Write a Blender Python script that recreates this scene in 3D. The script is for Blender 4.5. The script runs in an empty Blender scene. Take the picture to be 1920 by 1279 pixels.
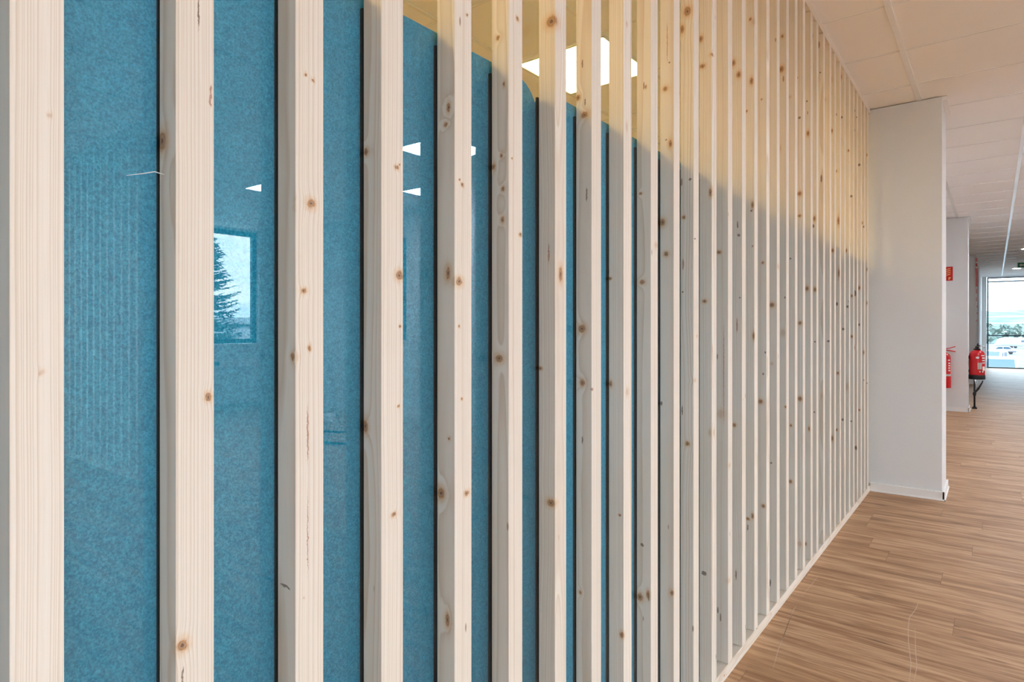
import bpy, bmesh, math, random
from mathutils import Vector, Matrix

scene = bpy.context.scene
COL = scene.collection
PI = math.pi

# ------------------------------------------------------------------ camera
cam_data = bpy.data.cameras.new('camera')
cam_data.sensor_width = 36.0
cam_data.lens = 21.825
cam_data.shift_y = -0.0112
cam_data.clip_start = 0.02
cam_data.clip_end = 3000
cam = bpy.data.objects.new('camera', cam_data)
COL.objects.link(cam)
cam.location = (0.72, 0.0, 1.191)
cam.rotation_euler = (math.radians(90), 0, math.radians(37.803))
scene.camera = cam

# ------------------------------------------------------------------ view
vs = scene.view_settings
vs.view_transform = 'Standard'
vs.look = 'None'
vs.gamma = 1.0
vs.use_curve_mapping = False
vs.exposure = 1.26
scene.cycles.max_bounces = 12
scene.cycles.diffuse_bounces = 6
scene.cycles.glossy_bounces = 4
scene.cycles.transparent_max_bounces = 16
scene.cycles.caustics_reflective = False
scene.cycles.caustics_refractive = False
scene.cycles.sample_clamp_indirect = 8.0

SKY_STRENGTH = 4.0
LAMP = 16.0
LAMP_GLAZED_ROOM = 14.5
SOFT_WHITE = (0.94, 0.975, 1.03)
WARM = (1.0, 0.64, 0.20)


# ------------------------------------------------------------------ node helpers
class NT:
    def __init__(self, tree):
        self.t = tree

    def n(self, kind, props=None, **inp):
        nd = self.t.nodes.new(kind)
        for k, v in (props or {}).items():
            setattr(nd, k, v)
        for k, v in inp.items():
            key = k.replace('_', ' ')
            if key.startswith('i') and key[1:].isdigit():
                sock = nd.inputs[int(key[1:])]
            else:
                sock = nd.inputs[key]
            if isinstance(v, bpy.types.NodeSocket):
                self.t.links.new(v, sock)
            else:
                sock.default_value = v
        return nd

    def m(self, op, a, b=None, c=None, clamp=False):
        nd = self.t.nodes.new('ShaderNodeMath')
        nd.operation = op
        nd.use_clamp = clamp
        for i, v in enumerate((a, b, c)):
            if v is None:
                continue
            if isinstance(v, bpy.types.NodeSocket):
                self.t.links.new(v, nd.inputs[i])
            else:
                nd.inputs[i].default_value = v
        return nd.outputs[0]

    def v(self, op, a, b=None):
        nd = self.t.nodes.new('ShaderNodeVectorMath')
        nd.operation = op
        for i, v in enumerate((a, b)):
            if v is None:
                continue
            if isinstance(v, bpy.types.NodeSocket):
                self.t.links.new(v, nd.inputs[i])
            else:
                nd.inputs[i].default_value = v
        return nd.outputs[1] if op in ('LENGTH', 'DOT_PRODUCT', 'DISTANCE') else nd.outputs[0]

    def noise(self, vec, scale, detail=2.0, rough=0.5):
        nd = self.n('ShaderNodeTexNoise', Vector=vec, Scale=scale, Detail=detail, Roughness=rough)
        return nd.outputs[0]

    def step(self, x, a, b):
        nd = self.t.nodes.new('ShaderNodeMapRange')
        nd.interpolation_type = 'SMOOTHSTEP'
        self.t.links.new(x, nd.inputs['Value'])
        nd.inputs['From Min'].default_value = a
        nd.inputs['From Max'].default_value = b
        return nd.outputs[0]

    def mix(self, f, a, b, mode='MIX'):
        nd = self.t.nodes.new('ShaderNodeMix')
        nd.data_type = 'RGBA'
        nd.blend_type = mode
        for i, v in ((0, f), (6, a), (7, b)):
            if isinstance(v, bpy.types.NodeSocket):
                self.t.links.new(v, nd.inputs[i])
            else:
                nd.inputs[i].default_value = v if i == 0 else (tuple(v) + (1.0,))[:4]
        return nd.outputs[2]

    def sep(self, vec):
        nd = self.n('ShaderNodeSeparateXYZ', i0=vec)
        return nd.outputs

    def comb(self, x, y, z):
        nd = self.t.nodes.new('ShaderNodeCombineXYZ')
        for i, v in enumerate((x, y, z)):
            if isinstance(v, bpy.types.NodeSocket):
                self.t.links.new(v, nd.inputs[i])
            else:
                nd.inputs[i].default_value = v
        return nd.outputs[0]


def new_mat(name):
    m = bpy.data.materials.new(name)
    m.use_nodes = True
    m.node_tree.nodes.clear()
    nt = NT(m.node_tree)
    out = m.node_tree.nodes.new('ShaderNodeOutputMaterial')
    return m, nt, out


def principled(nt, out, col, rough=0.5, metal=0.0, normal=None, spec=0.5, **kw):
    p = nt.n('ShaderNodeBsdfPrincipled')
    for k, v in (('Base Color', col), ('Roughness', rough), ('Metallic', metal), ('Specular IOR Level', spec)):
        if isinstance(v, bpy.types.NodeSocket):
            nt.t.links.new(v, p.inputs[k])
        else:
            p.inputs[k].default_value = (tuple(v) + (1.0,))[:4] if k == 'Base Color' else v
    if normal is not None:
        nt.t.links.new(normal, p.inputs['Normal'])
    nt.t.links.new(p.outputs[0], out.inputs[0])
    return p


def bump(nt, height, strength, dist):
    return nt.n('ShaderNodeBump', Strength=strength, Distance=dist, Height=height).outputs[0]


def simple(name, col, rough=0.5, metal=0.0, spec=0.5, var=0.04, vscale=20.0, bmp=0.0):
    m, nt, out = new_mat(name)
    co = nt.n('ShaderNodeTexCoord').outputs['Object']
    n = nt.noise(co, vscale, 3.0)
    c2 = tuple(max(0.0, c * (1 - var * 2)) for c in col)
    nrm = bump(nt, n, bmp, 0.002) if bmp else None
    principled(nt, out, nt.mix(n, c2, tuple(min(1, c * (1 + var)) for c in col)), rough, metal, nrm, spec)
    return m


def emitter(name, col, strength):
    m, nt, out = new_mat(name)
    e = nt.n('ShaderNodeEmission', Color=tuple(col) + (1.0,), Strength=strength)
    nt.t.links.new(e.outputs[0], out.inputs[0])
    return m


# ------------------------------------------------------------------ world: bright overcast sky
world = bpy.data.worlds.new('world')
scene.world = world
world.use_nodes = True
world.node_tree.nodes.clear()
wn = NT(world.node_tree)
wo = world.node_tree.nodes.new('ShaderNodeOutputWorld')
wco = wn.n('ShaderNodeTexCoord').outputs['Generated']
wx = wn.sep(wco)
wst = wn.comb(wx[0], wx[1], wn.m('MULTIPLY', wx[2], 3.5))
wnz = wn.noise(wst, 4.0, 7.0, 0.55)
wcl = wn.step(wnz, 0.40, 0.62)
wcol = wn.mix(wcl, (0.50, 0.70, 0.95), (0.90, 0.96, 1.0))
wbg = wn.n('ShaderNodeBackground', Color=wcol, Strength=SKY_STRENGTH)
wn.t.links.new(wbg.outputs[0], wo.inputs[0])


def portal(name, loc, rot, sx, sy):
    d = bpy.data.lights.new(name, 'AREA')
    d.shape = 'RECTANGLE'
    d.size = sx
    d.size_y = sy
    d.cycles.is_portal = True
    o = bpy.data.objects.new(name, d)
    o.location = loc
    o.rotation_euler = rot
    COL.objects.link(o)
    return o


H = 2.821
# daylight enters through the real window openings
portal('daylight_side_window', (8.95, 4.85, 1.88), (0, math.radians(90), 0), 1.85, 1.5)
portal('daylight_side_window', (8.95, -2.1, 1.55), (0, math.radians(90), 0), 2.55, 7.9)
portal('daylight_rear_window', (6.8, -6.1, 1.85), (math.radians(90), 0, 0), 2.2, 1.8)
portal('daylight_end_window', (2.0, 24.35, 1.4), (math.radians(-90), 0, 0), 3.0, 2.8)


# ------------------------------------------------------------------ mesh helpers
def bx(bm, x0, x1, y0, y1, z0, z1, bevel=0.0, mi=0):
    vs_ = [bm.verts.new(c) for c in ((x0, y0, z0), (x1, y0, z0), (x1, y1, z0), (x0, y1, z0),
                                     (x0, y0, z1), (x1, y0, z1), (x1, y1, z1), (x0, y1, z1))]
    fs = [bm.faces.new([vs_[i] for i in f]) for f in
          ((0, 3, 2, 1), (4, 5, 6, 7), (0, 1, 5, 4), (1, 2, 6, 5), (2, 3, 7, 6), (3, 0, 4, 7))]
    for f in fs:
        f.material_index = mi
    if bevel:
        es = set(e for f in fs for e in f.edges)
        bmesh.ops.bevel(bm, geom=list(es), offset=bevel, segments=2, affect='EDGES', profile=0.6)
    return fs


def lathe(bm, prof, c=(0, 0, 0), seg=32, axis='Z'):
    rings = []
    for r, h in prof:
        ring = []
        for k in range(seg):
            a = 2 * PI * k / seg
            p = (r * math.cos(a), r * math.sin(a), h)
            if axis == 'X':
                p = (h, p[0], p[1])
            elif axis == 'Y':
                p = (p[0], h, p[1])
            ring.append(bm.verts.new((p[0] + c[0], p[1] + c[1], p[2] + c[2])))
        rings.append(ring)
    for a, b in zip(rings, rings[1:]):
        for k in range(seg):
            f = bm.faces.new((a[k], a[(k + 1) % seg], b[(k + 1) % seg], b[k]))
            f.smooth = True
    bm.faces.new(list(reversed(rings[0])))
    bm.faces.new(rings[-1])


def tube(bm, pts, r, seg=10):
    pts = [Vector(p) for p in pts]
    rings = []
    up = Vector((0.13, 0.21, 0.97))
    for i, p in enumerate(pts):
        d = (pts[min(i + 1, len(pts) - 1)] - pts[max(i - 1, 0)]).normalized()
        a = d.cross(up)
        if a.length < 1e-3:
            a = d.cross(Vector((1, 0, 0)))
        a.normalize()
        b = d.cross(a)
        rr = r[i] if isinstance(r, (list, tuple)) else r
        rings.append([bm.verts.new(p + a * (rr * math.cos(2 * PI * k / seg)) + b * (rr * math.sin(2 * PI * k / seg)))
                      for k in range(seg)])
    for a, b in zip(rings, rings[1:]):
        for k in range(seg):
            f = bm.faces.new((a[k], a[(k + 1) % seg], b[(k + 1) % seg], b[k]))
            f.smooth = True
    bm.faces.new(list(reversed(rings[0])))
    bm.faces.new(rings[-1])


def prism(bm, pts, axis, a0, a1):
    """extrude a closed 2-D outline along an axis"""
    def P(u, w, a):
        return {'X': (a, u, w), 'Y': (u, a, w), 'Z': (u, w, a)}[axis]
    lo = [bm.verts.new(P(u, w, a0)) for u, w in pts]
    hi = [bm.verts.new(P(u, w, a1)) for u, w in pts]
    n = len(pts)
    bm.faces.new(lo)
    bm.faces.new(list(reversed(hi)))
    for i in range(n):
        bm.faces.new((lo[i], hi[i], hi[(i + 1) % n], lo[(i + 1) % n]))


def obj(name, bm, mat, parent=None, loc=None, rot=None, label=None):
    bmesh.ops.recalc_face_normals(bm, faces=bm.faces)
    me = bpy.data.meshes.new(name)
    bm.to_mesh(me)
    bm.free()
    for m in (mat if isinstance(mat, (list, tuple)) else [mat]):
        me.materials.append(m)
    o = bpy.data.objects.new(name, me)
    COL.objects.link(o)
    if parent is not None:
        o.parent = parent
    if loc is not None:
        o.location = loc
    if rot is not None:
        o.rotation_euler = rot
    if label:
        o['label'] = label
    return o


def thing(name, label, cat, loc=(0, 0, 0), rotz=0.0, group=None):
    o = bpy.data.objects.new(name, None)
    o.empty_display_size = 0.1
    COL.objects.link(o)
    o.location = loc
    o.rotation_euler = (0, 0, rotz)
    tag(o, label, cat, group)
    return o


def tag(o, label, cat, group=None, kind=None):
    o['label'] = label
    o['category'] = cat
    if group:
        o['group'] = group
    if kind:
        o['kind'] = kind
    return o


def struct(name, bm, mat, label=None, parent=None):
    o = obj(name, bm, mat, parent, label=label)
    if parent is None:
        o['kind'] = 'structure'
    return o


def BM():
    return bmesh.new()


# ------------------------------------------------------------------ materials
def wood_knot_group():
    """one knot: takes the point, its centre and size; gives core mask, halo and ring swirl"""
    g = bpy.data.node_groups.new('knot', 'ShaderNodeTree')
    it = g.interface
    it.new_socket('P', in_out='INPUT', socket_type='NodeSocketVector')
    it.new_socket('C', in_out='INPUT', socket_type='NodeSocketVector')
    it.new_socket('S', in_out='INPUT', socket_type='NodeSocketVector')   # 1 / size
    for n in ('Core', 'Halo', 'Swirl', 'Heart'):
        it.new_socket(n, in_out='OUTPUT', socket_type='NodeSocketFloat')
    nt = NT(g)
    gi = g.nodes.new('NodeGroupInput')
    go = g.nodes.new('NodeGroupOutput')
    q = nt.v('MULTIPLY', nt.v('SUBTRACT', gi.outputs['P'], gi.outputs['C']), gi.outputs['S'])
    d = nt.v('LENGTH', q)
    ring = nt.m('MULTIPLY_ADD', nt.m('SINE', nt.m('MULTIPLY', d, 13.0)), 0.16, 0.84)
    core = nt.m('MULTIPLY', nt.m('SUBTRACT', 1.0, nt.step(d, 0.55, 1.1)), ring)
    halo = nt.m('SUBTRACT', 1.0, nt.step(d, 0.7, 2.1))
    d2 = nt.m('MULTIPLY', d, d)
    swirl = nt.m('POWER', 2.718, nt.m('MULTIPLY', d2, -0.22))
    heart = nt.m('SUBTRACT', 1.0, nt.step(d, 0.18, 0.62))
    for s, o in (('Heart', heart), ('Core', core), ('Halo', halo), ('Swirl', swirl)):
        g.links.new(o, go.inputs[s])
    return g


KNOT = wood_knot_group()


def slat_wood(name, seed, knots=(), axis='Z', extra=0.0):
    """pale planed spruce: growth rings about a pith line outside the section, plus this slat's own knots"""
    rnd = random.Random(seed * 7 + 3)
    m, nt, out = new_mat(name)
    P = nt.n('ShaderNodeTexCoord').outputs['Object']
    if axis == 'Y':
        s = nt.sep(P)
        P = nt.comb(s[0], s[2], s[1])
    core = halo = dark = red = heart = None
    wv = nt.n('ShaderNodeTexNoise', Vector=P, Scale=170.0, Detail=2.0).outputs[1]
    PK = nt.v('ADD', P, nt.v('MULTIPLY', nt.v('SUBTRACT', wv, (0.5, 0.5, 0.5)), (0.005, 0.005, 0.007)))
    swirl = None
    for (face, u, z, ru, rz, kind) in knots:
        if face == 'S':
            c = (u, 0.0, z)
            sz = (ru, max(ru, 0.006) if kind in 'kf' else 0.004, rz)
        else:
            c = (0.0, u, z)
            sz = (max(ru, 0.006) if kind in 'kf' else 0.004, ru, rz)
        gnode = nt.n('ShaderNodeGroup', {'node_tree': KNOT}, P=PK, C=c, S=tuple(1.0 / v for v in sz))

        def acc(a, b, w=1.0):
            if w != 1.0:
                b = nt.m('MULTIPLY', b, w)
            return b if a is None else nt.m('MAXIMUM', a, b)
        if kind in 'kf':
            heart = acc(heart, gnode.outputs[3], 1.0 if kind == 'k' else 0.25)
        if kind == 'k':
            core = acc(core, gnode.outputs[0])
            halo = acc(halo, gnode.outputs[1])
            swirl = acc(swirl, gnode.outputs[2], min(1.0, ru / 0.005))
        elif kind == 'f':
            core = acc(core, gnode.outputs[0], 0.3)
            halo = acc(halo, gnode.outputs[1], 0.5)
            swirl = acc(swirl, gnode.outputs[2], min(1.0, ru / 0.008))
        elif kind == 's':
            dark = acc(dark, gnode.outputs[0])
        else:
            red = acc(red, gnode.outputs[0])
    s = nt.sep(P)
    # pith line
    ang = rnd.uniform(0, 2 * PI)
    if seed <= 6:
        ang = (PI / 2 if seed % 2 else -PI / 2) + rnd.uniform(-0.25, 0.25)
    dist = rnd.uniform(0.06, 0.16)
    px, py = -0.021 + dist * math.cos(ang), 0.021 + dist * math.sin(ang)
    wob = nt.noise(nt.comb(rnd.uniform(0, 50), rnd.uniform(0, 50), nt.m('MULTIPLY', s[2], 1.3)), 1.0, 2.0)
    wob = nt.m('MULTIPLY_ADD', wob, 0.020 + 0.02 * rnd.random(), -0.015)
    ax = nt.m('ADD', nt.m('SUBTRACT', s[0], px), wob)
    ay = nt.m('SUBTRACT', nt.m('SUBTRACT', s[1], py), nt.m('MULTIPLY', wob, rnd.uniform(-1, 1)))
    r = nt.m('SQRT', nt.m('ADD', nt.m('MULTIPLY', ax, ax), nt.m('MULTIPLY', ay, ay)))
    fine = nt.noise(nt.v('MULTIPLY', P, (30.0, 30.0, 2.0)), 1.0, 2.0)
    r = nt.m('ADD', r, nt.m('MULTIPLY_ADD', fine, 0.004, -0.002))
    if swirl is not None:
        r = nt.m('ADD', r, nt.m('MULTIPLY', swirl, 0.003))
    spacing = rnd.uniform(0.0032, 0.0055)
    ph = nt.m('DIVIDE', r, spacing)
    uneven = nt.n('ShaderNodeTexNoise', {'noise_dimensions': '1D'}, W=nt.m('MULTIPLY_ADD', r, 75.0, seed * 5.3), Scale=1.0, Detail=2.0).outputs[0]
    ph = nt.m('ADD', ph, nt.m('MULTIPLY', uneven, 3.6))
    fr = nt.m('FRACT', ph)
    # early wood fades slowly into a thin late-wood line
    ring = nt.m('MULTIPLY', nt.m('POWER', fr, 2.6), nt.m('SUBTRACT', 1.0, nt.step(fr, 0.90, 1.0)))
    var = nt.noise(nt.v('MULTIPLY', P, (60.0, 60.0, 3.0)), 1.0, 3.0)
    ring = nt.m('MULTIPLY', ring, nt.m('MULTIPLY_ADD', var, 0.9, 0.25), clamp=True)
    fib = nt.noise(nt.v('MULTIPLY', P, (900.0, 900.0, 14.0)), 1.0, 2.0)
    big = nt.noise(nt.v('MULTIPLY', P, (9.0, 9.0, 1.4)), 1.0, 2.0)
    w = rnd.uniform(-0.04, 0.02)
    light = (0.85 + w, 0.79 + w, 0.71 + w)
    mid = (0.80 + w, 0.715 + w, 0.60 + w)
    col = nt.mix(nt.step(big, 0.35, 0.75), light, mid)
    col = nt.mix(nt.m('MULTIPLY', ring, 0.85), col, (0.54, 0.375, 0.23))
    col = nt.mix(nt.m('MULTIPLY', nt.step(fib, 0.45, 0.8), 0.14), col, (0.50, 0.38, 0.26))
    if halo is not None:
        col = nt.mix(nt.m('MULTIPLY', halo, 0.42), col, (0.66, 0.38, 0.14))
    if core is not None:
        kn = nt.noise(P, 380.0, 2.0)
        kc = nt.mix(nt.step(kn, 0.35, 0.65), (0.50, 0.235, 0.075), (0.30, 0.12, 0.035))
        kc = nt.mix(heart, kc, (0.12, 0.035, 0.010))
        col = nt.mix(nt.m('MULTIPLY', core, 0.88), col, kc)
    if dark is not None:
        col = nt.mix(nt.m('MULTIPLY', dark, 0.9), col, (0.11, 0.042, 0.016))
    if red is not None:
        col = nt.mix(nt.m('MULTIPLY', red, 0.8), col, (0.34, 0.085, 0.02))
    # tiny pin knots scattered over the stick
    vor = nt.n('ShaderNodeTexVoronoi', Vector=nt.v('ADD', nt.v('MULTIPLY', P, (16.0, 16.0, 4.2)),
                                                   (seed * 3.1, seed * 1.7, seed * 2.3)), Scale=1.0)
    pin = nt.m('SUBTRACT', 1.0, nt.step(vor.outputs[0], 0.018 + extra, 0.045 + extra))
    col = nt.mix(nt.m('MULTIPLY', pin, 0.7), col, (0.22, 0.10, 0.04))
    nrm = bump(nt, nt.m('ADD', ring, nt.m('MULTIPLY', fib, 0.5)), 0.25, 0.0006)
    principled(nt, out, col, 0.62, 0.0, nrm, 0.3)
    return m


def felt_material():
    m, nt, out = new_mat('blue_felt')
    P = nt.n('ShaderNodeTexCoord').outputs['Object']
    a = nt.noise(nt.v('MULTIPLY', P, (1.0, 1.0, 1.0)), 420.0, 3.0, 0.7)
    b = nt.noise(P, 130.0, 3.0, 0.6)
    c = nt.noise(P, 9.0, 3.0, 0.6)
    col = nt.mix(nt.step(a, 0.30, 0.70), (0.010, 0.24, 0.43), (0.08, 0.56, 0.83))
    col = nt.mix(nt.m('MULTIPLY', nt.step(b, 0.35, 0.7), 0.35), col, (0.01, 0.20, 0.40))
    col = nt.mix(nt.m('MULTIPLY', c, 0.18), col, (0.02, 0.22, 0.36))
    p = principled(nt, out, col, 0.95, 0.0, bump(nt, nt.m('ADD', a, b), 0.4, 0.001), 0.1)
    return m


def glass_material(name='pane_glass', tint=(0.93, 0.975, 0.97)):
    """clear float glass: straight-through transmission and a Schlick mirror reflection on each face"""
    m, nt, out = new_mat(name)
    geo = nt.n('ShaderNodeNewGeometry')
    cosn = nt.m('ABSOLUTE', nt.v('DOT_PRODUCT', geo.outputs['Normal'], geo.outputs['Incoming']))
    one = nt.m('SUBTRACT', 1.0, cosn, clamp=True)
    sch = nt.m('MULTIPLY_ADD', nt.m('POWER', one, 5.0), 0.945, 0.055)
    tr = nt.n('ShaderNodeBsdfTransparent', Color=tint + (1.0,))
    gl = nt.n('ShaderNodeBsdfGlossy', Color=(1, 1, 1, 1), Roughness=0.0)
    mx = nt.n('ShaderNodeMixShader', i0=sch)
    nt.t.links.new(tr.outputs[0], mx.inputs[1])
    nt.t.links.new(gl.outputs[0], mx.inputs[2])
    nt.t.links.new(mx.outputs[0], out.inputs[0])
    return m


def floor_material():
    m, nt, out = new_mat('wood_look_vinyl')
    P = nt.n('ShaderNodeTexCoord').outputs['Object']
    s = nt.sep(P)
    W, L = 0.185, 1.22
    row = nt.m('FLOOR', nt.m('DIVIDE', s[1], W))
    rr = nt.m('FRACT', nt.m('MULTIPLY', nt.m('SINE', nt.m('MULTIPLY', row, 12.9898)), 43758.5453))
    xs = nt.m('ADD', nt.m('DIVIDE', s[0], L), nt.m('MULTIPLY', rr, 7.31))
    colm = nt.m('FLOOR', xs)
    pid = nt.m('FRACT', nt.m('MULTIPLY', nt.m('SINE', nt.m('ADD', nt.m('MULTIPLY', row, 78.233), nt.m('MULTIPLY', colm, 37.719))), 43758.5453))
    # board edges
    fy = nt.m('FRACT', nt.m('DIVIDE', s[1], W))
    fx = nt.m('FRACT', xs)
    ey = nt.m('MINIMUM', fy, nt.m('SUBTRACT', 1.0, fy))
    ex = nt.m('MINIMUM', fx, nt.m('SUBTRACT', 1.0, fx))
    gap = nt.m('MAXIMUM', nt.m('SUBTRACT', 1.0, nt.step(ey, 0.003, 0.009)),
               nt.m('SUBTRACT', 1.0, nt.step(ex, 0.0006, 0.0016)))
    off = nt.m('MULTIPLY', pid, 37.0)
    G = nt.comb(nt.m('ADD', nt.m('MULTIPLY', s[0], 1.0), off), nt.m('ADD', s[1], off), off)
    warp = nt.noise(nt.v('MULTIPLY', G, (1.6, 7.0, 1.0)), 1.0, 3.0)
    Gw = nt.v('ADD', G, nt.comb(0.0, nt.m('MULTIPLY_ADD', warp, 0.05, -0.025), 0.0))
    g1 = nt.noise(nt.v('MULTIPLY', Gw, (2.4, 34.0, 1.0)), 1.0, 5.0, 0.65)
    g2 = nt.noise(nt.v('MULTIPLY', Gw, (7.0, 210.0, 1.0)), 1.0, 3.0, 0.65)
    g3 = nt.noise(nt.v('MULTIPLY', Gw, (1.1, 13.0, 1.0)), 1.0, 3.0, 0.55)
    base = nt.mix(pid, (0.56, 0.345, 0.19), (0.63, 0.405, 0.24))
    c = nt.mix(nt.step(g1, 0.36, 0.66), base, (0.32, 0.165, 0.078))
    c = nt.mix(nt.m('MULTIPLY', nt.step(g3, 0.45, 0.72), 0.55), c, (0.21, 0.098, 0.042))
    c = nt.mix(nt.m('MULTIPLY', nt.step(g3, 0.42, 0.22), 0.35), c, (0.70, 0.48, 0.31))
    c = nt.mix(nt.m('MULTIPLY', nt.step(g2, 0.50, 0.72), 0.38), c, (0.15, 0.065, 0.028))
    # small knots in the print
    vor = nt.n('ShaderNodeTexVoronoi', Vector=nt.v('MULTIPLY', Gw, (3.2, 11.0, 1.0)), Scale=1.0)
    kn = nt.m('SUBTRACT', 1.0, nt.step(vor.outputs[0], 0.03, 0.20))
    c = nt.mix(nt.m('MULTIPLY', kn, 0.6), c, (0.11, 0.045, 0.02))
    c = nt.mix(nt.m('MULTIPLY', gap, 0.45), c, (0.12, 0.06, 0.03))
    rough = nt.m('MULTIPLY_ADD', g2, 0.12, 0.46)
    hh = nt.m('SUBTRACT', nt.m('MULTIPLY', g2, 0.4), gap)
    principled(nt, out, c, rough, 0.0, bump(nt, hh, 0.22, 0.0008), 0.35)
    return m


def plaster(name, col, bmp=0.35, scale=160.0):
    m, nt, out = new_mat(name)
    P = nt.n('ShaderNodeTexCoord').outputs['Object']
    a = nt.noise(P, scale, 4.0, 0.6)
    b = nt.noise(P, 3.0, 3.0)
    c = nt.mix(b, tuple(v * 0.97 for v in col), col)
    principled(nt, out, c, 0.85, 0.0, bump(nt, a, bmp, 0.0025), 0.2)
    return m


M = dict(
    felt=felt_material(),
    piping=simple('blue_piping', (0.06, 0.40, 0.55), 0.8, bmp=0.2, vscale=300),
    glass=glass_material(),
    floor=floor_material(),
    wall=plaster('woodchip_paint', (0.78, 0.80, 0.82)),
    wall_smooth=plaster('white_wall_paint', (0.77, 0.79, 0.81), 0.15, 90.0),
    ceiling=plaster('mineral_fibre_tile', (0.95, 0.94, 0.935), 0.25, 260.0),
    tee=simple('painted_steel_grid', (0.90, 0.90, 0.90), 0.25, 0.0, 0.6, 0.02),
    skirting=simple('white_plastic_skirting', (0.86, 0.86, 0.86), 0.4, 0, 0.5, 0.01),
    white=simple('white_plastic', (0.92, 0.92, 0.92), 0.35, 0, 0.5, 0.01),
    red=simple('red_enamel', (0.60, 0.001, 0.008), 0.25, 0, 0.6, 0.03),
    red_sign=simple('red_sign_face', (0.60, 0.006, 0.006), 0.4, 0, 0.4, 0.03),
    yellow=simple('pale_yellow_print', (0.9, 0.72, 0.25), 0.5, 0, 0.3, 0.02),
    black=simple('black_rubber', (0.012, 0.012, 0.014), 0.5, 0, 0.4, 0.05),
    shade_black=simple('shade_black', (0.004, 0.004, 0.005), 0.95, 0, 0.0, 0.05),  # near-black that stands for the shade behind the slats
    blackm=simple('black_painted_steel', (0.02, 0.02, 0.022), 0.35, 0.2, 0.5, 0.05),
    chrome=simple('bright_metal', (0.75, 0.76, 0.78), 0.2, 1.0, 0.5, 0.02),
    label_white=simple('white_label', (0.82, 0.82, 0.80), 0.4, 0, 0.4, 0.02),
    label_grey=simple('grey_label', (0.55, 0.57, 0.55), 0.4, 0, 0.4, 0.08, 90),
    frame=simple('anthracite_window_frame', (0.012, 0.045, 0.07), 0.35, 0.1, 0.5, 0.04),
    green=simple('green_sign_face', (0.0, 0.22, 0.11), 0.35, 0, 0.4, 0.02),
    lamp=emitter('lamp_face', SOFT_WHITE, LAMP),
    lamp_warm=emitter('warm_lamp_face', WARM, LAMP_GLAZED_ROOM),
    downlight=emitter('downlight_face', (1.0, 0.93, 0.82), 14.0),
    scratch=simple('pale_scuff', (0.60, 0.44, 0.32), 0.4, 0, 0.4, 0.1),
)

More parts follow.
